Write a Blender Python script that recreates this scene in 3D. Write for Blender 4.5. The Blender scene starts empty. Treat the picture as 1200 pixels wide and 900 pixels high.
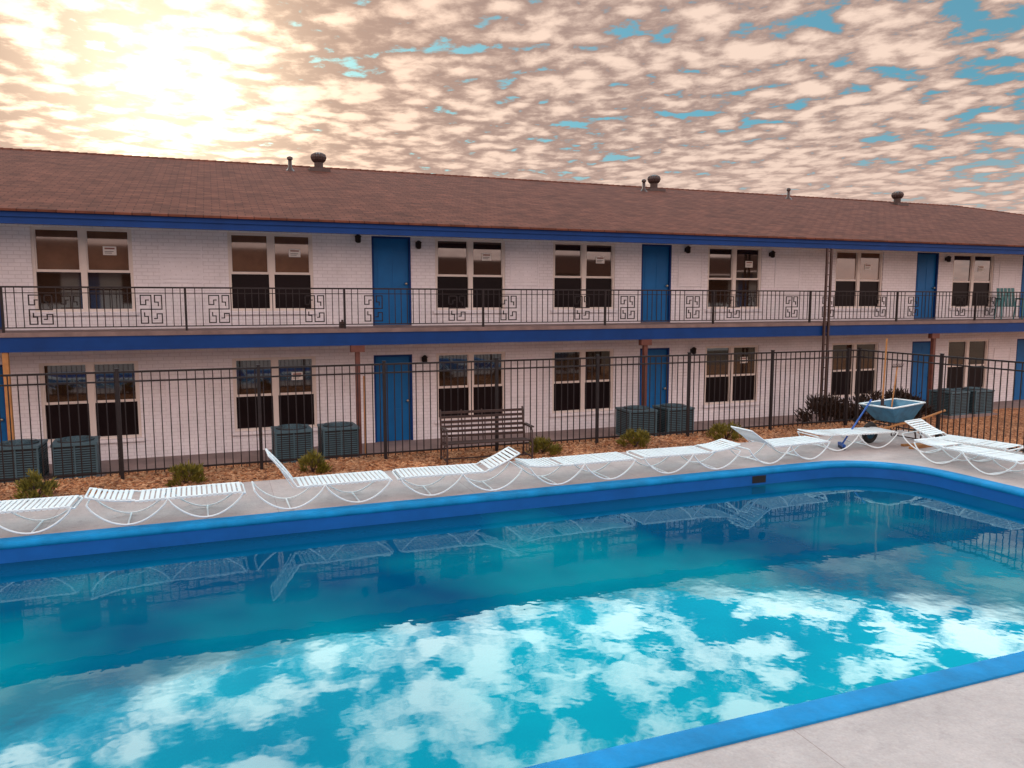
import bpy, math, random
from mathutils import Vector, Matrix, noise
from mathutils.geometry import tessellate_polygon
random.seed(7)
R=math.radians
sc=bpy.context.scene
sc.view_settings.view_transform='Standard'; sc.view_settings.look='None'; sc.view_settings.exposure=0

# ---------------------------------------------------------------- materials
def newmat(name):
    m=bpy.data.materials.new(name); m.use_nodes=True
    nt=m.node_tree; b=nt.nodes['Principled BSDF']
    return m,nt,b
def N(nt,t,**k):
    n=nt.nodes.new(t)
    for a,v in k.items(): setattr(n,a,v)
    return n
def mat(name,col,rough=.6,var=.15,scale=3.0,bump=0.0,bscale=40,metal=0,ior=None,col2=None,spec=None):
    m,nt,b=newmat(name)
    tc=N(nt,'ShaderNodeTexCoord')
    ns=N(nt,'ShaderNodeTexNoise'); ns.inputs['Scale'].default_value=scale; ns.inputs['Detail'].default_value=6
    ns.inputs['Roughness'].default_value=.65
    nt.links.new(tc.outputs['Object'],ns.inputs['Vector'])
    cr=N(nt,'ShaderNodeValToRGB')
    c2=col2 if col2 else tuple(min(1,c*(1+var)) for c in col)
    c1=tuple(c*(1-var) for c in col)
    cr.color_ramp.elements[0].color=(*c1,1); cr.color_ramp.elements[0].position=.3
    cr.color_ramp.elements[1].color=(*c2,1); cr.color_ramp.elements[1].position=.7
    nt.links.new(ns.outputs['Fac'],cr.inputs['Fac']); nt.links.new(cr.outputs['Color'],b.inputs['Base Color'])
    b.inputs['Roughness'].default_value=rough; b.inputs['Metallic'].default_value=metal
    if ior: b.inputs['IOR'].default_value=ior
    if spec is not None: b.inputs['Specular IOR Level'].default_value=spec
    if bump>0:
        n2=N(nt,'ShaderNodeTexNoise'); n2.inputs['Scale'].default_value=bscale; n2.inputs['Detail'].default_value=5
        nt.links.new(tc.outputs['Object'],n2.inputs['Vector'])
        bp=N(nt,'ShaderNodeBump'); bp.inputs['Strength'].default_value=bump; bp.inputs['Distance'].default_value=.02
        nt.links.new(n2.outputs['Fac'],bp.inputs['Height']); nt.links.new(bp.outputs['Normal'],b.inputs['Normal'])
    return m

def brick_mat(name,c1,c2,mort,w,h,ms,axes='XZ',bump=.5,noise=.2,rough=.7,offset=.5,spec=.5,nscale=1.3):
    m,nt,b=newmat(name)
    tc=N(nt,'ShaderNodeTexCoord'); sp=N(nt,'ShaderNodeSeparateXYZ'); cb=N(nt,'ShaderNodeCombineXYZ')
    nt.links.new(tc.outputs['Object'],sp.inputs[0])
    nt.links.new(sp.outputs[axes[0]],cb.inputs['X']); nt.links.new(sp.outputs[axes[1]],cb.inputs['Y'])
    br=N(nt,'ShaderNodeTexBrick'); br.offset=offset
    br.inputs['Scale'].default_value=1; br.inputs['Brick Width'].default_value=w; br.inputs['Row Height'].default_value=h
    br.inputs['Mortar Size'].default_value=ms; br.inputs['Mortar Smooth'].default_value=.3
    br.inputs['Color1'].default_value=(*c1,1); br.inputs['Color2'].default_value=(*c2,1); br.inputs['Mortar'].default_value=(*mort,1)
    nt.links.new(cb.outputs[0],br.inputs['Vector'])
    ns=N(nt,'ShaderNodeTexNoise'); ns.inputs['Scale'].default_value=nscale; ns.inputs['Detail'].default_value=8; ns.inputs['Roughness'].default_value=.7
    nt.links.new(tc.outputs['Object'],ns.inputs['Vector'])
    mr=N(nt,'ShaderNodeMapRange'); mr.inputs['From Min'].default_value=.3; mr.inputs['From Max'].default_value=.7
    mr.inputs['To Min'].default_value=1-noise; mr.inputs['To Max'].default_value=1+noise*.4
    nt.links.new(ns.outputs['Fac'],mr.inputs['Value'])
    vm=N(nt,'ShaderNodeVectorMath',operation='SCALE')
    nt.links.new(br.outputs['Color'],vm.inputs[0]); nt.links.new(mr.outputs[0],vm.inputs['Scale'])
    nt.links.new(vm.outputs[0],b.inputs['Base Color'])
    iv=N(nt,'ShaderNodeMath',operation='SUBTRACT'); iv.inputs[0].default_value=1
    nt.links.new(br.outputs['Fac'],iv.inputs[1])
    bp=N(nt,'ShaderNodeBump'); bp.inputs['Strength'].default_value=bump; bp.inputs['Distance'].default_value=.012
    nt.links.new(iv.outputs[0],bp.inputs['Height']); nt.links.new(bp.outputs['Normal'],b.inputs['Normal'])
    b.inputs['Roughness'].default_value=rough; b.inputs['Specular IOR Level'].default_value=spec
    return m

M_brick=brick_mat('painted_white_brick',(.80,.785,.83),(.76,.745,.79),(.65,.63,.67),.21,.075,.008,bump=.45,noise=.14)
M_shingle=brick_mat('brown_shingle',(.155,.060,.042),(.100,.040,.029),(.06,.024,.018),.30,.145,.010,axes='XY',bump=.7,noise=.4,rough=1.0,spec=.1,nscale=2.2)
M_white=mat('white_paint',(.76,.745,.79),.5,.06)
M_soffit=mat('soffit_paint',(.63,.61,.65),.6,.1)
M_blue=mat('blue_trim_paint',(.002,.034,.16),.6,.15,2,spec=.2)
M_door=mat('blue_door_paint',(.002,.115,.34),.5,.12,1.5,spec=.25)
M_frame=mat('window_frame_cream',(.68,.62,.58),.45,.05)
M_iron=mat('black_iron',(.014,.010,.011),.6,.3,10,spec=.3)
M_rust=mat('rusty_brown_steel',(.04,.019,.016),.6,.3,8)
M_wood=mat('raw_lumber',(.36,.17,.055),.7,.25,6)
M_woodd=mat('stained_post',(.10,.032,.022),.7,.3,6)
M_slabedge=mat('slab_edge_concrete',(.16,.115,.11),.8,.3,3)
M_glass=mat('window_glass',(.030,.016,.010),.03,.3,.6,ior=1.9)
M_curt=mat('curtained_window_glass',(.13,.072,.045),.04,.35,1.1,ior=1.8)
M_screen=mat('insect_screen',(.010,.006,.007),.35,.3,1.0,ior=1.2)
M_sticker=mat('window_label',(.75,.73,.70),.5,.02)
M_stickd=mat('window_label_print',(.25,.10,.08),.5,.1)
M_chair=mat('white_vinyl_strap',(.64,.74,.78),.4,.06)
M_tube=mat('white_powdercoat_tube',(.70,.82,.87),.3,.05)
M_ac=mat('ac_housing_blue_grey',(.045,.10,.13),.5,.2,6)
M_acd=mat('ac_dark_coil',(.014,.02,.026),.7,.2,20)
M_bench=mat('weathered_bench_wood',(.035,.017,.014),.75,.4,12)
M_vent=mat('dark_galvanised_vent',(.04,.022,.02),.5,.3,8)
M_conc_w=mat('walkway_concrete',(.20,.155,.15),.9,.25,1.5,.3)
M_coping=mat('blue_coping_paint',(.0,.20,.47),.7,.28,2.5,.25,30,spec=.2)
M_poolwall=mat('pool_wall_paint',(.002,.10,.38),.5,.15,2,spec=.3)
M_bluemetal=mat('wheelbarrow_blue_tray',(.03,.15,.26),.45,.35,6)
M_rubber=mat('black_rubber',(.015,.015,.015),.8,.2)
M_toolblue=mat('blue_plastic_handle',(.008,.08,.36),.4,.1)
M_teal=mat('teal_plastic',(.04,.18,.20),.5,.1)
M_bristle=mat('broom_bristle',(.02,.03,.06),.9,.3)
M_dark=mat('dark_void',(.006,.006,.008),.8,.2)
M_brass=mat('door_knob_metal',(.45,.40,.32),.3,.1,metal=1)
M_leaf=mat('juniper_foliage',(.045,.05,.005),.7,.3,9,col2=(.22,.19,.015))
M_leafd=mat('dark_hedge_foliage',(.010,.007,.005),.7,.3,9,col2=(.04,.02,.013))

def mulch_mat():
    m,nt,b=newmat('brown_gravel_mulch')
    tc=N(nt,'ShaderNodeTexCoord')
    v=N(nt,'ShaderNodeTexVoronoi'); v.inputs['Scale'].default_value=26
    nt.links.new(tc.outputs['Object'],v.inputs['Vector'])
    sp=N(nt,'ShaderNodeSeparateColor'); nt.links.new(v.outputs['Color'],sp.inputs[0])
    cr=N(nt,'ShaderNodeValToRGB'); e=cr.color_ramp.elements
    e[0].color=(.12,.040,.015,1); e[1].color=(.60,.34,.18,1); e[1].position=.95
    x=e.new(.5); x.color=(.34,.13,.045,1)
    nt.links.new(sp.outputs[0],cr.inputs[0])
    ns=N(nt,'ShaderNodeTexNoise'); ns.inputs['Scale'].default_value=1.2; ns.inputs['Detail'].default_value=5
    nt.links.new(tc.outputs['Object'],ns.inputs['Vector'])
    mr=N(nt,'ShaderNodeMapRange'); mr.inputs['From Min'].default_value=.3; mr.inputs['From Max'].default_value=.7; mr.inputs['To Min'].default_value=.6; mr.inputs['To Max'].default_value=1.15
    nt.links.new(ns.outputs['Fac'],mr.inputs[0])
    vm=N(nt,'ShaderNodeVectorMath',operation='SCALE'); nt.links.new(cr.outputs[0],vm.inputs[0]); nt.links.new(mr.outputs[0],vm.inputs['Scale'])
    nt.links.new(vm.outputs[0],b.inputs['Base Color']); b.inputs['Roughness'].default_value=.95
    bp=N(nt,'ShaderNodeBump'); bp.inputs['Strength'].default_value=.8; bp.inputs['Distance'].default_value=.03
    nt.links.new(v.outputs['Distance'],bp.inputs['Height']); bp.invert=True; nt.links.new(bp.outputs[0],b.inputs['Normal'])
    return m
M_mulch=mulch_mat()
M_ground=mat('dry_ground',(.16,.11,.07),.95,.35,.4,.6,5)

def deck_mat():
    m,nt,b=newmat('pool_deck_concrete')
    tc=N(nt,'ShaderNodeTexCoord')
    br=N(nt,'ShaderNodeTexBrick'); br.offset=0
    br.inputs['Scale'].default_value=1; br.inputs['Brick Width'].default_value=2.44; br.inputs['Row Height'].default_value=2.44
    br.inputs['Mortar Size'].default_value=.004; br.inputs['Color1'].default_value=(.46,.42,.415,1); br.inputs['Color2'].default_value=(.44,.40,.395,1)
    br.inputs['Mortar'].default_value=(.33,.28,.27,1)
    mp=N(nt,'ShaderNodeMapping'); mp.inputs['Location'].default_value=(1.84,.76,0)
    nt.links.new(tc.outputs['Object'],mp.inputs[0]); nt.links.new(mp.outputs[0],br.inputs['Vector'])
    def field(scale,detail,rough,lo,hi,t0,t1):
        ns=N(nt,'ShaderNodeTexNoise'); ns.inputs['Scale'].default_value=scale; ns.inputs['Detail'].default_value=detail; ns.inputs['Roughness'].default_value=rough
        nt.links.new(tc.outputs['Object'],ns.inputs['Vector'])
        mr=N(nt,'ShaderNodeMapRange'); mr.inputs['From Min'].default_value=lo; mr.inputs['From Max'].default_value=hi; mr.inputs['To Min'].default_value=t0; mr.inputs['To Max'].default_value=t1
        nt.links.new(ns.outputs['Fac'],mr.inputs[0]); return mr.outputs[0]
    f1=field(1.3,10,.75,.3,.7,.68,1.06)
    f2=field(5.5,6,.7,.28,.42,.80,1.0)
    f3=field(60,3,.6,.3,.7,.92,1.06)
    m1=N(nt,'ShaderNodeMath',operation='MULTIPLY'); nt.links.new(f1,m1.inputs[0]); nt.links.new(f2,m1.inputs[1])
    m2=N(nt,'ShaderNodeMath',operation='MULTIPLY'); nt.links.new(m1.outputs[0],m2.inputs[0]); nt.links.new(f3,m2.inputs[1])
    vm=N(nt,'ShaderNodeVectorMath',operation='SCALE'); nt.links.new(br.outputs['Color'],vm.inputs[0]); nt.links.new(m2.outputs[0],vm.inputs['Scale'])
    nt.links.new(vm.outputs[0],b.inputs['Base Color']); b.inputs['Roughness'].default_value=.85
    n2=N(nt,'ShaderNodeTexNoise'); n2.inputs['Scale'].default_value=28; n2.inputs['Detail'].default_value=8
    nt.links.new(tc.outputs['Object'],n2.inputs['Vector'])
    bp=N(nt,'ShaderNodeBump'); bp.inputs['Strength'].default_value=.5; bp.inputs['Distance'].default_value=.02
    nt.links.new(n2.outputs['Fac'],bp.inputs['Height']); nt.links.new(bp.outputs[0],b.inputs['Normal'])
    return m
M_deck=deck_mat()

def water_mat():
    m=bpy.data.materials.new('pool_water'); m.use_nodes=True; nt=m.node_tree; nt.nodes.clear()
    out=N(nt,'ShaderNodeOutputMaterial'); mix=N(nt,'ShaderNodeMixShader')
    df=N(nt,'ShaderNodeBsdfDiffuse'); gl=N(nt,'ShaderNodeBsdfGlossy'); gl.inputs['Roughness'].default_value=.0
    gl.inputs['Color'].default_value=(.72,1,1,1)
    tc=N(nt,'ShaderNodeTexCoord')
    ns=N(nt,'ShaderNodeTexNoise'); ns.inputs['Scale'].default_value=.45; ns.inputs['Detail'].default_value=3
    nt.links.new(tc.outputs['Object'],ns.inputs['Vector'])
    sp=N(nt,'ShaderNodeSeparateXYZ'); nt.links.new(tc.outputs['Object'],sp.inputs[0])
    mr=N(nt,'ShaderNodeMapRange'); mr.inputs['From Min'].default_value=8.8; mr.inputs['From Max'].default_value=3.6; mr.inputs['To Min'].default_value=-.17; mr.inputs['To Max'].default_value=.20  # darkens the base colour toward the far side, painting in the building's reflection
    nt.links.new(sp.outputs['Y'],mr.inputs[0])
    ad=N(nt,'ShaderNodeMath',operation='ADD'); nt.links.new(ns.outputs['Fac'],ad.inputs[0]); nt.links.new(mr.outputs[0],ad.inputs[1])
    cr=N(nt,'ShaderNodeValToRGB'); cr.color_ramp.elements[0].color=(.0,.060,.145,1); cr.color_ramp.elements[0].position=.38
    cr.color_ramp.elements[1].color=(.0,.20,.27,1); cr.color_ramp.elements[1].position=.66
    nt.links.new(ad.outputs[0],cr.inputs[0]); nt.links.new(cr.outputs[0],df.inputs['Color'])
    fr=N(nt,'ShaderNodeFresnel'); fr.inputs['IOR'].default_value=1.35
    n2=N(nt,'ShaderNodeTexNoise'); n2.inputs['Scale'].default_value=2.4; n2.inputs['Detail'].default_value=3; n2.inputs['Roughness'].default_value=.45
    nt.links.new(tc.outputs['Object'],n2.inputs['Vector'])
    bp=N(nt,'ShaderNodeBump'); bp.inputs['Strength'].default_value=.23; bp.inputs['Distance'].default_value=.008
    nt.links.new(n2.outputs['Fac'],bp.inputs['Height'])
    nt.links.new(bp.outputs[0],gl.inputs['Normal']); nt.links.new(bp.outputs[0],fr.inputs['Normal'])
    nt.links.new(fr.outputs[0],mix.inputs[0]); nt.links.new(df.outputs[0],mix.inputs[1]); nt.links.new(gl.outputs[0],mix.inputs[2])
    nt.links.new(mix.outputs[0],out.inputs[0])
    return m
M_water=water_mat()

# ---------------------------------------------------------------- mesh builder
class MB:
    def __init__(s): s.v=[];s.f=[];s.m=[];s.s=[];s.mats=[];s.M=Matrix()
    def mi(s,m):
        if m not in s.mats: s.mats.append(m)
        return s.mats.index(m)
    def add(s,vs,fs,m,smooth=False):
        o=len(s.v); s.v+= [tuple(s.M@Vector(p)) for p in vs]
        i=s.mi(m)
        for f in fs: s.f.append([o+k for k in f]); s.m.append(i); s.s.append(smooth)
    def box(s,x0,x1,y0,y1,z0,z1,m):
        s.add([(x0,y0,z0),(x1,y0,z0),(x1,y1,z0),(x0,y1,z0),(x0,y0,z1),(x1,y0,z1),(x1,y1,z1),(x0,y1,z1)],
              [(0,3,2,1),(4,5,6,7),(0,1,5,4),(1,2,6,5),(2,3,7,6),(3,0,4,7)],m)
    def tube(s,pts,r,m,n=8,closed=False):
        P=[Vector(p) for p in pts]; vs=[];fs=[]; L=len(P)
        rr=r if isinstance(r,(list,tuple)) else [r]*L
        up=None
        for i,p in enumerate(P):
            if closed: d=P[(i+1)%L]-P[i-1]
            else: d=P[min(i+1,L-1)]-P[max(i-1,0)]
            d.normalize()
            if up is None:
                up=Vector((0,0,1)) if abs(d.z)<.9 else Vector((1,0,0))
            a=d.cross(up)
            if a.length<1e-4: a=d.cross(Vector((0,1,0)))
            a.normalize(); b=a.cross(d); up=b.copy()
            for k in range(n):
                t=2*math.pi*k/n; vs.append(p+a*math.cos(t)*rr[i]+b*math.sin(t)*rr[i])
        for i in range(L if closed else L-1):
            j=(i+1)%L
            for k in range(n):
                k2=(k+1)%n; fs.append((i*n+k,i*n+k2,j*n+k2,j*n+k))
        s.add(vs,fs,m,True)
        if not closed:
            s.add([vs[k] for k in range(n)],[tuple(range(n))],m); s.add([vs[(L-1)*n+k] for k in range(n)],[tuple(range(n-1,-1,-1))],m)
    def rev(s,prof,c,m,n=24,wob=None,smooth=True):
        vs=[];fs=[]
        for i,(r,z) in enumerate(prof):
            for k in range(n):
                t=2*math.pi*k/n; q=r*(1+(wob if (wob and k%2) else 0))
                vs.append((c[0]+q*math.cos(t),c[1]+q*math.sin(t),c[2]+z))
        for i in range(len(prof)-1):
            for k in range(n):
                k2=(k+1)%n; fs.append((i*n+k,i*n+k2,(i+1)*n+k2,(i+1)*n+k))
        fs.append(tuple((len(prof)-1)*n+k for k in range(n)))
        s.add(vs,fs,m,smooth)
    def build(s,name,parent=None,loc=(0,0,0),rot=0,scale=1):
        me=bpy.data.meshes.new(name); me.from_pydata(s.v,[],s.f)
        for m in s.mats: me.materials.append(m)
        me.polygons.foreach_set('material_index',s.m); me.polygons.foreach_set('use_smooth',s.s); me.update()
        ob=bpy.data.objects.new(name,me); sc.collection.objects.link(ob)
        ob.location=loc; ob.rotation_euler=(0,0,rot); ob.scale=(scale,)*3
        if parent: ob.parent=parent
        return ob
def empty(name,loc=(0,0,0)):
    e=bpy.data.objects.new(name,None); sc.collection.objects.link(e); e.location=loc; return e

# ---------------------------------------------------------------- motel building
WY=17.30; BY=15.80
wins=[(-12.2,-10.45),(-8.4,-6.65),(-3.28,-1.52),(.28,2.01),(4.75,6.47),(7.71,9.42),(12.19,13.93),(16.50,18.27),(21.08,22.84),(26.0,27.76),(31.0,32.76)]
doors=[(-14.3,-13.4),(-4.75,-3.85),(3.29,4.18),(10.18,11.07),(19.58,20.47),(24.1,25.0),(29.2,30.1)]
motel=empty('motel_building')
def wall(mb,x0,x1,za,zb,ops):
    ops=sorted(ops); x=x0
    for (a,b,c,d) in ops:
        mb.box(x,a,WY,WY+.22,za,zb,M_brick)
        if c>za+.01: mb.box(a,b,WY,WY+.22,za,c,M_brick)
        mb.box(a,b,WY,WY+.22,d,zb,M_brick); x=b
    mb.box(x,x1,WY,WY+.22,za,zb,M_brick)
mb=MB()
L1=[(a,b,.45,2.03) for a,b in wins]+[(a,b,0.0,2.02) for a,b in doors]
L2=[(a,b,3.03,4.67) for a,b in wins]+[(a,b,2.68,4.68) for a,b in doors]
wall(mb,-20,37.5,-.1,2.42,L1); wall(mb,-20,37.5,2.42,4.76,L2)
mb.box(-20,-19.8,WY+.22,32,-.1,4.76,M_brick); mb.box(37.3,37.5,WY+.22,32,-.1,4.76,M_brick); mb.box(-20,37.5,32,32.2,-.1,4.76,M_brick)
mb.build('walls',motel)
mb=MB()
for a,b in wins:
    for z in (.45,3.03):
        mb.box(a-.06,b+.06,WY-.05,WY-.002,z-.075,z-.002,M_brick)
for (a,b) in [(-.99,-.25),(6.62,7.3),(11.3,11.98),(14.4,15.2),(-6.2,-5.3),(23.1,23.8)]:
    for z0 in (.95,3.62):
        z=z0
        while z<z0+.74:
            mb.box(a,b,WY-.018,WY-.002,z,z+.05,M_white); z+=.085
        mb.box(a-.03,a-.002,WY-.022,WY-.002,z0-.03,z0+.8,M_white); mb.box(b+.002,b+.03,WY-.022,WY-.002,z0-.03,z0+.8,M_white)
mb.build('sills_and_grilles',motel)
def window(x0,x1,z0,z1,idx,up):
    mb=MB(); y=WY+.06
    f=.055
    mb.box(x0,x1,y-.03,y+.05,z1-f,z1,M_frame); mb.box(x0,x1,y-.03,y+.05,z0,z0+f,M_frame)
    mb.box(x0,x0+f,y-.03,y+.05,z0+f,z1-f,M_frame); mb.box(x1-f,x1,y-.03,y+.05,z0+f,z1-f,M_frame)
    xm=(x0+x1)/2; zm=(z0+z1)/2-.02
    mb.box(xm-.055,xm+.055,y-.032,y+.05,z0+f,z1-f,M_frame)
    for (a,b) in ((x0+f,xm-.055),(xm+.055,x1-f)):
        mb.box(a,b,y-.01,y+.04,zm-.025,zm+.025,M_frame)
        mb.box(a,a+.025,y-.008,y+.04,zm+.025,z1-f,M_frame); mb.box(b-.025,b,y-.008,y+.04,zm+.025,z1-f,M_frame)
        t=random.uniform(-.004,.004); q=random.uniform(-.003,.003)
        mb.add([(a+.025,y+.016+t+q,zm+.025),(b-.025,y+.016-t+q,zm+.025),(b-.025,y+.016-t-q,z1-f),(a+.025,y+.016+t-q,z1-f)],[(0,1,2,3)],M_curt if (up and idx in (2,3,7)) else M_glass)
        mb.box(a,b,y+.024,y+.03,z0+f,zm-.025,M_glass if (up and idx in (2,6)) else M_screen)
    if up or idx%3==0:
        a=xm+.055; b=x1-f; c=(a+b)/2+random.uniform(-.1,.1); z=z1-.42+random.uniform(-.05,.05)
        mb.box(c-.12,c+.12,y+.006,y+.009,z-.085,z+.085,M_sticker)
        mb.box(c-.09,c+.09,y+.004,y+.006,z+.03,z+.06,M_stickd)
        mb.box(c-.09,c+.04,y+.004,y+.006,z-.05,z-.04,M_rubber); mb.box(c-.09,c+.07,y+.004,y+.006,z-.02,z-.01,M_rubber)
    mb.build('window_%s'%('upper' if up else 'lower'),motel)
for i,(a,b) in enumerate(wins):
    window(a,b,.45,2.03,i,False); window(a,b,3.03,4.67,i,True)
def door(x0,x1,z0,z1):
    mb=MB(); y=WY+.05
    mb.box(x0,x0+.045,y-.04,y+.1,z0,z1,M_blue); mb.box(x1-.045,x1,y-.04,y+.1,z0,z1,M_blue); mb.box(x0+.045,x1-.045,y-.04,y+.1,z1-.045,z1,M_blue)
    a=x0+.045;b=x1-.045
    mb.box(a,b,y+.02,y+.06,z0+.02,z1-.045,M_door)
    w=(b-a)
    for (u0,u1) in ((.12,.46),(.54,.88)):
        for (v0,v1) in ((.08,.38),(.44,.78),(.83,.93)):
            X0=a+w*u0;X1=a+w*u1;Z0=z0+(z1-z0)*v0;Z1=z0+(z1-z0)*v1
            mb.box(X0,X1,y+.012,y+.018,Z0,Z1,M_door)
    mb.M=Matrix.Translation((b-.07,y-.02,z0+.95))@Matrix.Rotation(R(90),4,'X')
    mb.rev([(.012,-.04),(.012,0),(.03,.01),(.032,.03),(.015,.045)],(0,0,0),M_brass,12)
    mb.M=Matrix()
    mb.box(x0,x1,y-.05,y+.1,z0,z0+.02,M_slabedge)
    mb.build('door',motel)
for a,b in doors: door(a,b,.0,2.02); door(a,b,2.68,4.68)
mb=MB()
mb.box(-20.4,37.9,BY+.03,WY-.002,2.44,2.68,M_slabedge)
mb.box(-20.4,37.9,BY-.04,BY+.03,2.605,2.685,M_slabedge)
mb.build('balcony_slab',motel)
mb=MB()
mb.box(-20.4,37.9,BY-.02,BY+.028,2.34,2.604,M_blue)
mb.build('balcony_beam',motel)
mb=MB()
mb.box(-20.4,37.9,BY+.03,WY-.002,2.40,2.438,M_soffit)
mb.box(-20.4,37.9,BY+.03,WY-.002,4.70,4.757,M_soffit)
mb.build('soffits',motel)
mb=MB()
mb.box(-20.5,38,BY-.05,BY+.028,4.58,4.788,M_blue)
mb.box(-20.5,38,BY-.075,BY-.052,4.70,4.788,M_blue)
mb.build('eave_fascia',motel)
# roof
mb=MB()
EY=BY-.13; EB=33.2; RZ=7.27; EZ=4.83; RY=24.5
e=[(-20.6,EY,EZ),(38.1,EY,EZ),(38.1,EB,EZ),(-20.6,EB,EZ)]; r=[(-12,RY,RZ),(29.8,RY,RZ)]
mb.add(e+r,[(0,1,5,4),(1,2,5),(2,3,4,5),(3,0,4)],M_shingle)
mb.add([(x,y,z-.04) for x,y,z in e],[(0,3,2,1)],M_shingle)
mb.add(e+[(x,y,z-.04) for x,y,z in e],[(0,4,5,1),(1,5,6,2),(2,6,7,3),(3,7,4,0)],M_shingle)
def cap(a,b):
    a=Vector(a);b=Vector(b);n=int((b-a).length/.22)
    for i in range(n):
        p=a.lerp(b,i/n); q=a.lerp(b,(i+1.1)/n)
        mb.tube([p+Vector((0,0,-.04)),q+Vector((0,0,-.025))],.07,M_shingle,6)
cap(r[0],r[1]); cap(r[1],e[1]); cap(r[0],e[0])
mb.build('roof',motel)
def roofz(y): return EZ+(RZ-EZ)*(y-EY)/(RY-EY)
for x,y in ((3.02,23.9),(14.5,23.9),(25.8,23.9),(-9,23.9)):
    mb=MB(); z=roofz(y)
    mb.box(x-.3,x+.3,y-.3,y+.3,z-.09,z+.02,M_vent)
    mb.rev([(.13,-.1),(.13,.22),(.16,.23),(.21,.29),(.235,.37),(.21,.45),(.12,.50),(.04,.52)],(x,y,z),M_vent,32,wob=-.12,smooth=False)
    mb.build('turbine_vent',motel)
for x,y in ((2.15,23.4),(13.8,23.4),(20.1,23.6)):
    mb=MB(); z=roofz(y)
    mb.rev([(.16,-.05),(.07,.06),(.055,.08),(.055,.32)],(x,y,z),M_vent,14)
    mb.rev([(.08,.31),(.085,.37),(.03,.40)],(x,y,z),M_vent,14)
    mb.build('vent_pipe',motel)
# posts
mb=MB()
def wpost(x,m,z1=2.34,w=.09):
    mb.box(x-w/2,x+w/2,BY+.0,BY+.1,.02,z1,m)
    mb.box(x-w/2-.03,x+w/2+.03,BY-.01,BY+.11,.02,.06,M_rust)
wpost(-3.5,M_wood); wpost(2.68,M_woodd); wpost(9.46,M_woodd); wpost(18.72,M_woodd); wpost(25,M_woodd); wpost(-9.5,M_woodd)
for x in (2.68,9.46,18.72,-9.5):
    mb.box(x-.14,x+.14,BY-.03,BY+.11,2.2,2.338,M_woodd)
mb.box(2.79,2.83,BY+.02,BY+.08,.02,1.7,M_wood)
mb.build('support_posts',motel)
mb=MB()
for x in (14.70,14.84):
    mb.box(x-.025,x+.025,BY-.10,BY-.052,.02,4.58,M_rust)
z=.3
while z<4.5:
    mb.box(14.725,14.815,BY-.09,BY-.06,z,z+.02,M_rust); z+=.3
mb.build('ironwork_column',motel)
# railing
mb=MB(); RYY=BY+.04; zt=3.49; zb_=2.77
mb.box(-20.3,37.8,RYY-.022,RYY+.022,zt-.015,zt+.015,M_iron)
mb.box(-20.3,37.8,RYY-.012,RYY+.012,zb_-.01,zb_+.01,M_iron)
mb.box(-20.3,37.8,RYY-.010,RYY+.010,zt-.11,zt-.095,M_iron)
posts=[-3.5+2.97*k for k in range(-5,14)]
panels=[]
for p in posts:
    mb.box(p-.02,p+.02,RYY-.024,RYY+.024,2.685,zt-.015,M_iron)
    panels+= [p-.59,p+.59]
x=-20.2
pw=.2
while x<37.7:
    if all(abs(x-p)>pw for p in panels) and all(abs(x-p)>.05 for p in posts):
        mb.box(x-.007,x+.007,RYY-.007,RYY+.007,zb_,zt-.015,M_iron)
    x+=.128
def bar(ax,az,bx,bz):
    t=.010
    mb.box(min(ax,bx)-t,max(ax,bx)+t,RYY-.008,RYY+.008,min(az,bz)-t,max(az,bz)+t,M_iron)
for p in panels:
    u=.046; z0=zb_+.055; v=.066; cx=p; cz=z0+4*v
    arms=[(0,0),(0,1.5),(0,3.9),(-3.9,3.9),(-3.9,1.3),(-2,1.3),(-2,2.6),(-1,2.6)]
    for q in range(4):
        pts=[]
        for (a,b) in arms:
            for _ in range(q): a,b=b,-a
            pts.append((cx+a*u,cz+b*v))
        for k in range(len(pts)-1): bar(*pts[k],*pts[k+1])
mb.build('balcony_railing',motel)
for x,z in ((2.98,4.60),(4.34,4.5),(11.5,4.56),(11.75,1.93),(20.75,4.5),(4.45,1.9),(14.2,4.5)):
    mb=MB()
    mb.box(x-.05,x+.05,WY-.02,WY-.002,z-.05,z+.05,M_iron)
    mb.rev([(.03,-.09),(.06,-.07),(.06,.04),(.08,.05),(.02,.1)],(x,WY-.1,z),M_iron,10)
    mb.build('wall_lantern',motel)
mb=MB(); mb.box(2.35,2.47,BY+.12,BY+.24,2.69,2.82,M_rust); mb.box(2.39,2.43,BY+.16,BY+.2,2.82,2.86,M_rust); mb.build('junction_box',motel)

# ---------------------------------------------------------------- opposite wing (seen only in reflections)
opp=empty('opposite_motel_wing')
mb=MB(); OY=-9
mb.box(-30,40,OY-.2,OY,-.1,4.8,M_brick); mb.box(-30,40,OY+.002,OY+1.5,2.4,2.68,M_slabedge)
mb.build('walls',opp)
mb=MB()
for i in range(-6,9):
    x=i*4.4
    for z in (.5,3.1):
        mb.box(x,x+1.7,OY+.002,OY+.02,z,z+1.5,M_screen); mb.box(x+2.5,x+3.4,OY+.002,OY+.02,z-.4,z+1.6,M_door)
mb.build('windows_and_doors',opp)
mb=MB(); mb.add([(-30,OY+1.7,4.8),(40,OY+1.7,4.8),(40,OY-7,6.4),(-30,OY-7,6.4),(40,OY-15,4.8),(-30,OY-15,4.8)],[(0,1,2,3),(3,2,4,5)],M_shingle)
mb.build('roof',opp)

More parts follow.
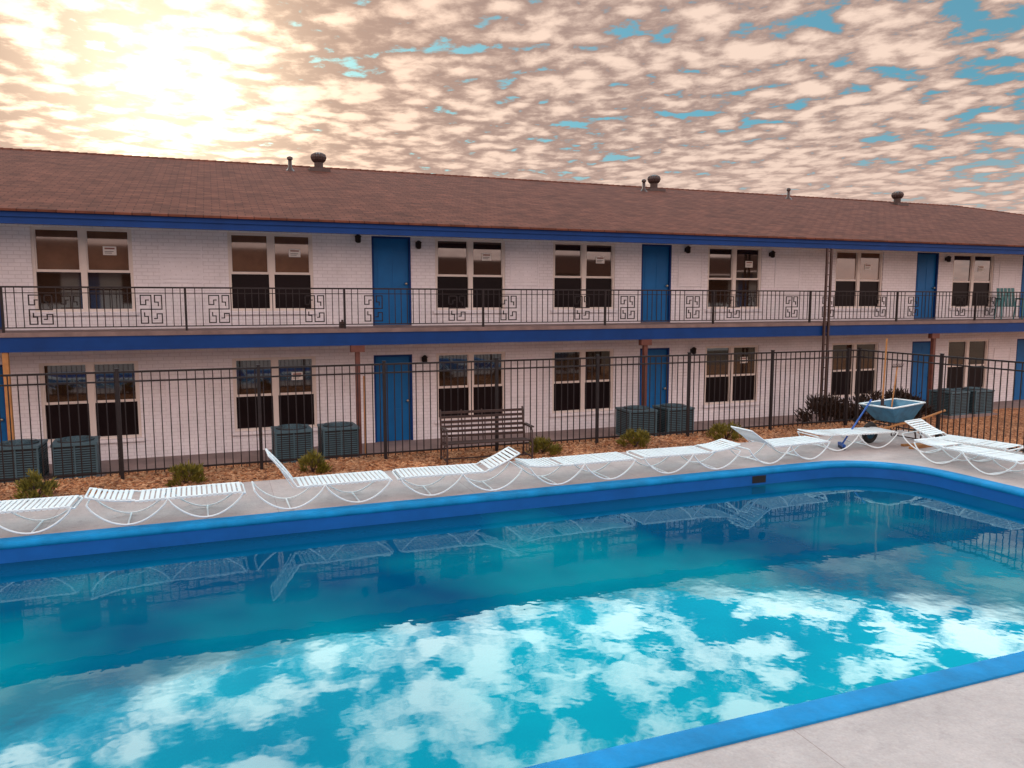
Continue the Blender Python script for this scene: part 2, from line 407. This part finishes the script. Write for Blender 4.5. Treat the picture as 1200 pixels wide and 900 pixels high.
# ---------------------------------------------------------------- raised pool yard (deck 0.77 m above the motel's ground slab)
def outline(x0,x1,y0,y1,r,n=14):
    pts=[]
    for cx,cy,a0 in ((x1-r,y0+r,-90),(x1-r,y1-r,0),(x0+r,y1-r,90),(x0+r,y0+r,180)):
        for k in range(n+1):
            a=R(a0+90*k/n); pts.append((cx+r*math.cos(a),cy+r*math.sin(a)))
    return pts
DZ=.77; WZ=.57; CW=.225
PO=(-8.8,9.88,3.36,9.20)
o_out=outline(*PO,1.36); o_in=outline(PO[0]+CW,PO[1]-CW,PO[2]+CW,PO[3]-CW,1.36-CW)
def holed(mb,outer,inner,z,m):
    tri=tessellate_polygon([[Vector((x,y,0)) for x,y in outer],[Vector((x,y,0)) for x,y in inner]])
    P=outer+inner; fs=[]
    for t in tri:
        a,b,c=[Vector(P[i]) for i in t]
        cr=(b-a).x*(c-a).y-(b-a).y*(c-a).x
        fs.append(tuple(t) if cr>0 else tuple(reversed(t)))
    mb.add([(x,y,z) for x,y in P],fs,m)
mb=MB(); holed(mb,[(-1500,-1500),(1500,-1500),(1500,1500),(-1500,1500)],[(-12,1),(11,1),(11,10),(-12,10)],-.08,M_ground); mb.build('ground')
mb=MB(); mb.box(-20,38,15.95,WY-.002,-.06,.02,M_conc_w); mb.build('walkway')
def bedz(x,y):
    d=max(y-12.15,x-12.7); t=min(1,max(0,d/2.7)); t=t*t*(3-2*t)*.4+t*.6
    return .745-.70*t+.022*noise.noise(Vector((x*1.8,y*1.8,0)))+.014*noise.noise(Vector((x*11,y*11,3)))
mb=MB()
def grid(mb,x0,x1,y0,y1,st):
    nx=int((x1-x0)/st);ny=int((y1-y0)/st);vs=[];fs=[]
    for j in range(ny+1):
        for i in range(nx+1):
            x=x0+(x1-x0)*i/nx;y=y0+(y1-y0)*j/ny; vs.append((x,y,bedz(x,y)))
    for j in range(ny):
        for i in range(nx):
            a=j*(nx+1)+i; fs.append((a,a+1,a+nx+2,a+nx+1))
    mb.add(vs,fs,M_mulch,True)
grid(mb,-12,12.30,10.98,15.948,.07)
grid(mb,12.302,36,2.4,15.948,.12)
for _ in range(9500):
    q=random.random()
    if q<.5: x=random.uniform(-5,12.3);y=random.uniform(10.93,12.4)
    elif q<.75: x=random.uniform(-5,18);y=random.uniform(14.4,15.9)
    else: x=random.uniform(12.3,18);y=random.uniform(6.5,15.9)
    z=bedz(x,y)+.006; s=random.uniform(.010,.026)
    a=random.uniform(0,6.28);t=Vector((math.cos(a),math.sin(a),random.uniform(-.4,.4)))*s;b=Vector((-math.sin(a),math.cos(a),random.uniform(-.5,.5)))*s*.7;c=Vector((x,y,z))
    if y<10.98 and x<12.3: c.z=DZ+.012
    mb.add([c-t-b,c+t-b,c+t+b,c-t+b,c+Vector((0,0,s*.8))],[(0,1,4),(1,2,4),(2,3,4),(3,0,4)],M_mulch)
mb.build('mulch_bed')

# ---------------------------------------------------------------- pool
mb=MB()
outer=[(-16,-3.2),(12.30,-3.2),(12.30,10.975),(-16,10.975)]
holed(mb,outer,o_out,DZ,M_deck)
n=4
mb.add([(x,y,DZ) for x,y in outer]+[(x,y,-.1) for x,y in outer],[(i,i+n,(i+1)%n+n,(i+1)%n) for i in range(n)],M_deck)
mb.build('pool_deck')
pool=empty('swimming_pool')
mb=MB(); n=len(o_out)
prof=[(0,DZ-.02),(0,DZ+.010),(.05,DZ+.014),(.80,DZ+.014),(.93,DZ+.006),(1.0,DZ-.016),(1.0,DZ-.04),(.93,DZ-.056)]
rings=[]
for t,z in prof:
    rings+= [(a[0]+(b[0]-a[0])*t,a[1]+(b[1]-a[1])*t,z) for a,b in zip(o_out,o_in)]
fs=[]
for i in range(len(prof)-1):
    for k in range(n): k2=(k+1)%n; fs.append((i*n+k,i*n+k2,(i+1)*n+k2,(i+1)*n+k))
mb.add(rings,fs,M_coping,True)
mb.build('coping',pool)
mb=MB()
q=CW-.016
o_w=outline(PO[0]+q,PO[1]-q,PO[2]+q,PO[3]-q,1.36-q)
mb.add([(x,y,DZ-.05) for x,y in o_w]+[(x,y,-.7) for x,y in o_w],[(k,(k+1)%n,(k+1)%n+n,k+n) for k in range(n)],M_poolwall,True)
mb.add([(x,y,-.7) for x,y in o_w],[tuple(range(n))],M_poolwall)
mb.build('basin',pool)
mb=MB()
x=7.32; yy=PO[3]-q
mb.box(x-.12,x+.12,yy-.006,yy-.002,.60,.705,M_dark)
mb.build('skimmer_opening',pool)
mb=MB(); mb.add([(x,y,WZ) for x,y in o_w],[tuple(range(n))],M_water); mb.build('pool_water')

# ---------------------------------------------------------------- metal fence (five-foot panels, 1.87 m bays)
FY=11.92; fz0=.746; ft=2.274
fence=empty('metal_fence')
mb=MB()
def fence_run(p0,p1,nseg):
    p0=Vector(p0);p1=Vector(p1);d=(p1-p0);L=d.length;d.normalize()
    ang=math.atan2(d.y,d.x)
    mb.M=Matrix.Translation((p0.x,p0.y,0))@Matrix.Rotation(ang,4,'Z')
    for z,h in ((ft-.016,.028),(ft-.15,.024),(fz0+.10,.024)):
        mb.box(0,L,-.013,.013,z-h/2,z+h/2,M_iron)
    for i in range(nseg+1):
        x=L*i/nseg; mb.box(x-.023,x+.023,-.023,.023,.5,ft+.024,M_iron); mb.box(x-.028,x+.028,-.028,.028,ft+.024,ft+.036,M_iron)
    k=.116;x=k
    while x<L:
        mb.box(x-.0068,x+.0068,-.0068,.0068,fz0+.05,ft-.016,M_iron); x+=k
    mb.M=Matrix()
fence_run((-16.32,FY,0),(11.80,FY,0),15)
fence_run((11.80,FY,0),(12.08,FY-.008,0),1)
fence_run((12.08,FY,0),(12.08,-3.2,0),8)
mb.build('fence_panels',fence)

# ---------------------------------------------------------------- air conditioners
def ac(x,y,w=.70,h=.70,name='air_conditioner_unit'):
    mb=MB(); q=w/2
    mb.box(-q-.08,q+.08,-q-.08,q+.08,-.06,.05,M_conc_w)
    mb.box(-q+.03,q-.03,-q+.03,q-.03,.05,h-.03,M_acd)
    for sx in (-1,1):
        for sy in (-1,1):
            mb.box(sx*q-.03 if sx>0 else -q,q if sx>0 else -q+.03,q-.03 if sy>0 else -q,q if sy>0 else -q+.03,.05,h-.04,M_ac)
    mb.box(-q,q,-q,q,.052,.1,M_ac)
    z=.13
    while z<h-.07:
        mb.box(-q+.03,q-.03,-q+.004,-q+.02,z,z+.02,M_ac); mb.box(-q+.03,q-.03,q-.02,q-.004,z,z+.02,M_ac)
        mb.box(-q+.004,-q+.02,-q+.03,q-.03,z,z+.02,M_ac); mb.box(q-.02,q-.004,-q+.03,q-.03,z,z+.02,M_ac); z+=.042
    mb.box(-.012,.012,-q-.002,-q+.004,.1,h-.04,M_ac)
    mb.box(-q-.01,q+.01,-q-.01,q+.01,h-.045,h,M_ac)
    mb.rev([(w*.42,0),(w*.42,.012)],(0,0,h),M_acd,24)
    for rr in (.08,.15,.22,.29):
        mb.tube([(rr*math.cos(R(a)),rr*math.sin(R(a)),h+.03) for a in range(0,360,15)],.005,M_ac,5,True)
    for a in range(0,180,45):
        c=math.cos(R(a))*.3;s=math.sin(R(a))*.3; mb.tube([(-c,-s,h+.02),(0,0,h+.035),(c,s,h+.02)],.006,M_ac,5)
    mb.build(name,None,(x,y,.06),R(random.uniform(-3,3)))
for x in (-3.30,-2.43,1.30,2.20,9.04,10.04,19.0,19.95):
    ac(x,15.48)

# ---------------------------------------------------------------- bench
mb=MB()
W=1.7
for sx in (-1,1):
    x=sx*W/2
    mb.tube([(x,-.28,.0),(x,-.30,.3),(x,-.28,.60),(x,-.20,.66),(x,.1,.66),(x,.24,.64)],.02,M_rust,8)
    mb.tube([(x,.30,.0),(x,.24,.4),(x,.30,.75),(x,.36,1.0)],.02,M_rust,8)
    mb.tube([(x,-.28,.08),(x,.30,.08)],.015,M_rust,6); mb.tube([(x,-.30,.38),(x,.25,.36)],.018,M_rust,6)
    for k in range(4):
        y=-.2+.12*k; mb.tube([(x,y,.38),(x,y+.02,.65)],.007,M_rust,5)
    mb.tube([(x,-.02+.09*math.cos(R(a)),.22+.09*math.sin(R(a))) for a in range(0,360,30)],.008,M_rust,5,True)
    mb.box(x-.035,x+.035,-.30,.18,.665,.69,M_bench)
for k in range(6):
    y=-.27+.085*k; mb.box(-W/2+.02,W/2-.02,y,y+.065,.40-.008*k,.425-.008*k,M_bench)
for k in range(6):
    z=.46+.09*k; y=.24+.022*k; mb.box(-W/2+.02,W/2-.02,y-.012,y+.012,z,z+.05,M_bench)
for x in (-.42,0,.42): mb.tube([(x,.25,.38),(x,.37,.99)],.012,M_rust,6)
mb.tube([(-W/2,.0,.08),(W/2,.0,.08)],.014,M_rust,6)
mb.build('garden_bench',None,(3.89,11.25,.745),R(-4),scale=.8)

# ---------------------------------------------------------------- loungers
def lounger(x,y,rot,back=15,flip=False,name='pool_lounger'):
    mb=MB(); L=1.64; Wd=.48; H=.262; hb=.49; tr=.0115
    if flip: mb.M=Matrix.Rotation(math.pi,4,'Z')
    px=-L/2+hb
    ca=math.cos(R(back));sa=math.sin(R(back))
    for sy in (-1,1):
        yy=sy*Wd/2
        mb.tube([(px,yy,H),(L/2-.08,yy,H),(L/2-.016,yy,H-.016),(L/2,yy*.92,H-.024)],tr,M_tube,8)
        bp=[]
        for k in range(9):
            t=k/8; bp.append((px-ca*hb*t+.03*sa*math.sin(math.pi*t),yy*.96,H+.008+sa*hb*t-.02*math.sin(math.pi*t)*ca))
        mb.tube(bp,tr,M_tube,8)
        pts=[]
        for k in range(41):
            t=k/40; X=-L/2+.016+(L-.032)*t
            c=abs(math.sin(2*math.pi*t)); z=H-(H-.012)*(c**.75)
            pts.append((X,yy+sy*.016,z))
        mb.tube(pts,.0108,M_tube,8)
        if back>3: mb.tube([(px-.04,yy*.9,H-.01),(px-ca*hb*.55,yy*.9,H+sa*hb*.52)],.0065,M_tube,6)
    mb.tube([(L/2,-Wd/2*.92,H-.024),(L/2,Wd/2*.92,H-.024)],tr,M_tube,8)
    mb.tube([(px-ca*hb,-Wd/2*.96,H+.008+sa*hb),(px-ca*hb,Wd/2*.96,H+.008+sa*hb)],tr,M_tube,8)
    mb.tube([(-L/2+.016,-Wd/2,H),(-L/2+.016,Wd/2,H)],.0108,M_tube,8)
    for t in (.25,.75):
        X=-L/2+L*t; mb.tube([(X,-Wd/2-.016,.012),(X,Wd/2+.016,.012)],.010,M_tube,8)
    s=px+.04
    while s<L/2-.04:
        sag=.006*random.random()
        mb.box(s,s+.037,-Wd/2-.010,Wd/2+.010,H+.006-sag,H+.014-sag,M_chair); mb.box(s,s+.037,-Wd/2-.015,-Wd/2-.010,H-.015,H+.010,M_chair); mb.box(s,s+.037,Wd/2+.010,Wd/2+.015,H-.015,H+.010,M_chair)
        s+=.0545
    save=mb.M.copy()
    mb.M=save@Matrix.Translation((px,0,H+.008))@Matrix.Rotation(R(180),4,'Z')@Matrix.Rotation(-R(back),4,'Y')
    s=.04
    while s<hb-.025:
        d=.02*math.sin(math.pi*s/hb)
        mb.box(s,s+.037,-Wd/2,Wd/2,.008-d,.016-d,M_chair); s+=.0545
    mb.M=save
    mb.build(name,None,(x,y,DZ+.016),rot)
spec=[(-4.04,9.52,1,12,False),(-2.32,9.49,-2,4,False),(-.59,9.475,1.5,9,False),(1.14,9.50,1,52,False),(2.88,9.49,-2.5,24,True),(4.59,9.475,1.5,3,False),(6.36,9.50,-1.5,9,True),(8.12,9.54,3,32,False),(9.88,9.92,-4,4,False)]
for x,y,r_,b,f in spec: lounger(x,y,R(r_),b,f)
lounger(10.40,8.0,R(-87),3,False)
lounger(11.0,8.72,R(-78),24,False)
lounger(10.52,6.08,R(-91),8,False)

# ---------------------------------------------------------------- wheelbarrow + tools
mb=MB()
top=[(-.50,-.34,.66),(.42,-.30,.70),(.42,.30,.70),(-.50,.34,.66)]; bot=[(-.22,-.2,.36),(.24,-.2,.38),(.24,.2,.38),(-.22,.2,.36)]
mb.add(top+bot,[(0,1,5,4),(1,2,6,5),(2,3,7,6),(3,0,4,7),(4,5,6,7)],M_bluemetal)
ins=[(x*.96,y*.96,z) for x,y,z in top]+[(x*.95,y*.95,z+.015) for x,y,z in bot]
mb.add(ins,[(0,4,5,1),(1,5,6,2),(2,6,7,3),(3,7,4,0),(7,6,5,4)],M_bluemetal)
mb.tube(top,.016,M_tube,8,True)
for sy in (-1,1):
    mb.tube([(-.62,sy*.10,.22),(-.2,sy*.22,.33),(.3,sy*.27,.38),(1.0,sy*.30,.52)],.022,M_wood,8)
    mb.tube([(.22,sy*.24,.36),(.30,sy*.25,.02),(.42,sy*.25,.02),(.48,sy*.27,.40)],.014,M_rust,8)
mb.tube([(.36,-.25,.03),(.36,.25,.03)],.012,M_rust,6)
mb.M=Matrix.Translation((-.62,0,.19))@Matrix.Rotation(R(90),4,'X')
mb.tube([(.15*math.cos(R(a)),.15*math.sin(R(a)),0) for a in range(0,360,15)],.042,M_rubber,10,True)
mb.rev([(.11,-.02),(.11,.02),(.03,.04),(.03,.06)],(0,0,0),M_bluemetal,18)
mb.M=Matrix()
mb.tube([(-.62,-.12,.19),(-.62,.12,.19)],.012,M_rust,6)
mb.build('wheelbarrow',None,(11.2,10.2,DZ),R(6),scale=.98)
mb=MB()
mb.tube([(0,0,.28),(.07,.04,1.42)],.015,M_wood,8); mb.box(-.024,.024,-.016,.016,.24,.36,M_rust)
mb.add([(-.09,0,.016),(.09,0,.016),(.096,.01,.24),(-.096,.01,.24),(0,.024,-.03)],[(0,1,2,3),(0,4,1)],M_rust)
mb.build('shovel',None,(11.0,10.28,DZ+.39))
mb=MB()
mb.tube([(-.08,0,.36),(.20,.16,1.24)],.013,M_wood,8)
mb.M=Matrix.Translation((.20,.16,1.24))
mb.tube([(-.12,0,0),(.12,0,0)],.012,M_rust,6)
for k in range(9): mb.tube([(-.12+.03*k,0,0),(-.12+.03*k,-.03,.06)],.004,M_rust,5)
mb.M=Matrix()
mb.build('garden_rake',None,(11.25,10.25,DZ+.05))
mb=MB()
a=Vector((-.68,-.28,.064));b=Vector((.30,.08,.74))
mb.tube([a,b],.015,M_toolblue,8)
mb.M=Matrix.Translation(a)@Matrix.Rotation(R(60),4,'Z')
mb.box(-.16,.16,-.024,.024,-.016,.024,M_toolblue); mb.box(-.15,.15,-.022,.022,-.064,-.016,M_bristle)
mb.M=Matrix()
mb.build('push_broom',None,(10.44,10.2,DZ))
mb=MB()
for i,(dx,dy,rr,z) in enumerate(((0,0,6,0),(.08,.11,-8,0),(.04,.05,14,.034))):
    mb.M=Matrix.Translation((dx,dy,z))@Matrix.Rotation(R(rr),4,'Z'); mb.box(-.56,.56,-.036,.036,.0,.032,M_wood)
mb.build('lumber_planks',None,(11.36,9.52,DZ+.002))

# ---------------------------------------------------------------- balcony chair
mb=MB()
mb.box(-.26,.26,-.24,.24,.38,.41,M_teal)
for k in range(5):
    x=-.24+.1*k; mb.add([(x,.22,.40),(x+.08,.22,.40),(x+.08,.40,.95),(x,.40,.95),(x,.245,.40),(x+.08,.245,.40),(x+.08,.425,.95),(x,.425,.95)],[(0,1,2,3),(7,6,5,4),(0,3,7,4),(1,5,6,2),(3,2,6,7)],M_teal)
for sx in (-1,1):
    mb.tube([(sx*.28,-.26,0),(sx*.28,-.24,.6),(sx*.28,.28,.62)],.022,M_teal,8); mb.tube([(sx*.26,.36,0),(sx*.27,.26,.62)],.022,M_teal,8)
    mb.box(sx*.28-.04,sx*.28+.04,-.28,.28,.62,.645,M_teal)
mb.build('patio_chair',None,(22.6,16.55,2.685),R(-35))

# ---------------------------------------------------------------- plants
def shrub(x,y,z,w,h,n,m,name,spike=.1):
    mb=MB()
    for i in range(9):
        a=random.uniform(0,6.28); q=random.uniform(.3,.8)*w/2
        mb.tube([(0,0,-.02),(q*.4*math.cos(a),q*.4*math.sin(a),h*.35),(q*math.cos(a),q*math.sin(a),h*random.uniform(.5,.85))],[.010,.008,.003],M_rust,5)
    cl=[(random.uniform(0,6.28),random.uniform(.1,1)**.6,random.uniform(.15,.95)) for _ in range(22)]
    for i in range(n):
        a,q,t=random.choice(cl); rad=w/2*q*math.sqrt(max(.1,1-(t-.25)**2))
        c=Vector((rad*math.cos(a),rad*math.sin(a),t*h*(1.05-.45*q)))+Vector((random.gauss(0,w*.06),random.gauss(0,w*.06),random.gauss(0,h*.08)))
        c.z=max(.01,c.z)
        d=Vector((c.x/(w/2),c.y/(w/2),.6+random.random()*.7))+Vector((random.uniform(-.5,.5),random.uniform(-.5,.5),0)); d.normalize(); d*=spike*random.uniform(.6,1.3)
        s=d.cross(Vector((random.uniform(-1,1),random.uniform(-1,1),1)))
        if s.length<1e-3: continue
        s.normalize(); s*=spike*.22
        mb.add([c-s,c+s,c+d+s*.2,c+d-s*.2],[(0,1,2,3)],m)
    mb.build(name,None,(x,y,z))
for x,y,w,h in ((-2.2,11.05,.5,.34),(-.48,11.35,.48,.29),(1.24,11.4,.46,.27),(4.92,11.4,.50,.25),(6.68,11.45,.54,.31),(8.6,11.48,.62,.32),(-4,11.35,.48,.32)):
    shrub(x,y,bedz(x,y),w,h,900,M_leaf,'juniper_shrub',.06)
shrub(14.55,15.45,.05,1.1,1.0,2600,M_leafd,'dark_shrub',.10)
shrub(15.9,15.35,.05,1.5,.85,2600,M_leafd,'dark_shrub',.10)
shrub(17.2,15.45,.05,1.4,.8,2400,M_leafd,'dark_shrub',.10)

# ---------------------------------------------------------------- world sky
w=bpy.data.worlds.new("World"); sc.world=w; w.use_nodes=True; nt=w.node_tree; nt.nodes.clear()
az=R(-3.0); el=R(14.6)
sd=Vector((math.sin(az)*math.cos(el),math.cos(az)*math.cos(el),math.sin(el)))
def lk(a,b): nt.links.new(a,b)
def setin(sock,v):
    if isinstance(v,(int,float)): sock.default_value=v
    elif isinstance(v,tuple): sock.default_value=v
    else: lk(v,sock)
def MT(op,a,b=None,c=None,clamp=False):
    n=N(nt,'ShaderNodeMath',operation=op); n.use_clamp=clamp
    setin(n.inputs[0],a)
    if b is not None: setin(n.inputs[1],b)
    if c is not None: setin(n.inputs[2],c)
    return n.outputs[0]
def SS(v,a,b,t0=0,t1=1):
    n=N(nt,'ShaderNodeMapRange'); n.interpolation_type='SMOOTHSTEP'; setin(n.inputs['Value'],v)
    n.inputs['From Min'].default_value=a; n.inputs['From Max'].default_value=b; n.inputs['To Min'].default_value=t0; n.inputs['To Max'].default_value=t1
    return n.outputs[0]
def MX(f,a,b,bt='MIX'):
    n=N(nt,'ShaderNodeMix'); n.data_type='RGBA'; n.blend_type=bt; n.clamp_factor=True
    setin(n.inputs[0],f); setin(n.inputs[6],a); setin(n.inputs[7],b); return n.outputs[2]
def SCL(v,s):
    n=N(nt,'ShaderNodeVectorMath',operation='SCALE'); setin(n.inputs[0],v); setin(n.inputs['Scale'],s); return n.outputs[0]
tc=N(nt,'ShaderNodeTexCoord')
nm=N(nt,'ShaderNodeVectorMath',operation='NORMALIZE'); lk(tc.outputs['Generated'],nm.inputs[0])
D=nm.outputs[0]
sp=N(nt,'ShaderNodeSeparateXYZ'); lk(D,sp.inputs[0]); dx,dy,dz=sp.outputs
zc=MT('ADD',MT('MAXIMUM',dz,0.0),.06)
cb=N(nt,'ShaderNodeCombineXYZ'); lk(MT('DIVIDE',dx,zc),cb.inputs[0]); lk(MT('DIVIDE',dy,zc),cb.inputs[1])
P=cb.outputs[0]
def noi(scale,detail=5,rough=.55,dist=0,off=0,sx=1.1):
    n=N(nt,'ShaderNodeTexNoise'); n.inputs['Scale'].default_value=scale; n.inputs['Detail'].default_value=detail
    n.inputs['Roughness'].default_value=rough; n.inputs['Distortion'].default_value=dist
    mp=N(nt,'ShaderNodeMapping'); mp.inputs['Location'].default_value=(off,off*.7,off*.3); mp.inputs['Rotation'].default_value=(0,0,R(25)); mp.inputs['Scale'].default_value=(sx,1.0,1)
    lk(P,mp.inputs[0]); lk(mp.outputs[0],n.inputs['Vector']); return n.outputs['Fac']
nA=noi(9.5,6,.62,.2); nB=noi(1.0,2,.5,0,off=4); nC=noi(3.0,3,.55,.2,off=9); nD=noi(13,3,.55,.3,off=2)
vo=N(nt,'ShaderNodeTexVoronoi'); vo.feature='SMOOTH_F1'; vo.inputs['Scale'].default_value=7.2; vo.inputs['Smoothness'].default_value=.55
wv=N(nt,'ShaderNodeTexNoise'); wv.inputs['Scale'].default_value=4.5; wv.inputs['Detail'].default_value=2; lk(P,wv.inputs['Vector'])
wa=N(nt,'ShaderNodeVectorMath',operation='MULTIPLY_ADD'); lk(wv.outputs['Color'],wa.inputs[0]); wa.inputs[1].default_value=(.22,.22,0); lk(P,wa.inputs[2])
lk(wa.outputs[0],vo.inputs['Vector'])
puff=MT('SUBTRACT',1.0,vo.outputs['Distance'])
hi=SS(MT('ADD',dz,MT('MULTIPLY',dx,.11)),.400,.432)
val=MT('ADD',MT('MULTIPLY',nA,.85),MT('ADD',MT('MULTIPLY',puff,.58),-.035))
val=MT('ADD',val,MT('MULTIPLY',MT('SUBTRACT',nC,.5),.26))
val=MT('ADD',val,MT('MULTIPLY',MT('SUBTRACT',nB,.5),.28))
val=MT('ADD',val,MT('MULTIPLY',MT('MULTIPLY',MT('SUBTRACT',nD,.5),.6),hi))
body=SS(val,.54,.90)
openv=MT('ADD',MT('SUBTRACT',.80,val),MT('ADD',MT('MULTIPLY',dx,.22),MT('ADD',MT('MULTIPLY',dz,.22),MT('MULTIPLY',hi,.10))))
opn=SS(openv,.395,.52)
sky=N(nt,'ShaderNodeTexSky'); sky.sky_type='NISHITA'; sky.sun_disc=False; sky.sun_elevation=el; sky.sun_rotation=az
blue=MX(1.0,SCL(sky.outputs[0],.10),(.45,1.15,1.35,1),'MULTIPLY')
blue=MX(.65,blue,(.14,.34,.42,1))
band=MT('MULTIPLY',MT('MULTIPLY',hi,SS(dz,.85,.60)),SS(dy,-.1,.35))  # added bright sky band above the view, shaped to brighten the pool's reflections
thin=(.41,.285,.245,1); lit=(.95,.72,.59,1)
thin=MX(band,thin,(.6,2.6,3.3,1)); lit=MX(band,lit,(8.3,7.5,7.1,1))
blue=MX(band,blue,(.10,1.8,2.5,1))
cloud=MX(body,thin,lit)
col=MX(opn,cloud,blue)
col=MX(SS(dz,.04,.22,.6,0),col,(.70,.48,.40,1))
dt=N(nt,'ShaderNodeVectorMath',operation='DOT_PRODUCT'); lk(D,dt.inputs[0]); dt.inputs[1].default_value=tuple(sd)
dd=MT('MAXIMUM',dt.outputs['Value'],0.0)
mod=MT('ADD',.5,MT('MULTIPLY',body,.65))
g1=MT('MULTIPLY',MT('POWER',dd,125.0),mod); g2=MT('MULTIPLY',MT('POWER',dd,20.0),mod)
gl=MX(1.0,SCL((1,.82,.55),MT('MULTIPLY',g1,1.9)),SCL((1,.58,.25),MT('MULTIPLY',g2,.36)),'ADD')
col=MX(1.0,col,gl,'ADD')
bf=SS(dy,.2,-.5)  # unseen sky behind the camera, boosted as added fill light for the facade
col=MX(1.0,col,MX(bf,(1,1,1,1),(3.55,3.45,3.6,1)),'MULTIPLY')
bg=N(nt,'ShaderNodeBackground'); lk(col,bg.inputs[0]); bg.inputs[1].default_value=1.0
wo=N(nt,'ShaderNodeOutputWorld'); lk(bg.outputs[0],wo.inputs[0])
w.name='sky'

ld=bpy.data.lights.new('sun','SUN'); ld.energy=1.2; ld.angle=R(10); ld.color=(1,.86,.68)
lo=bpy.data.objects.new('sun',ld); sc.collection.objects.link(lo); lo.rotation_euler=sd.to_track_quat('Z','Y').to_euler(); lo.location=(0,0,40)

cd=bpy.data.cameras.new('camera'); cd.sensor_width=36; cd.lens=27; cd.clip_end=4000
co=bpy.data.objects.new('camera',cd); sc.collection.objects.link(co)
co.location=(0,0,3.25); co.rotation_euler=(R(90-6.2),0,R(-21)); sc.camera=co
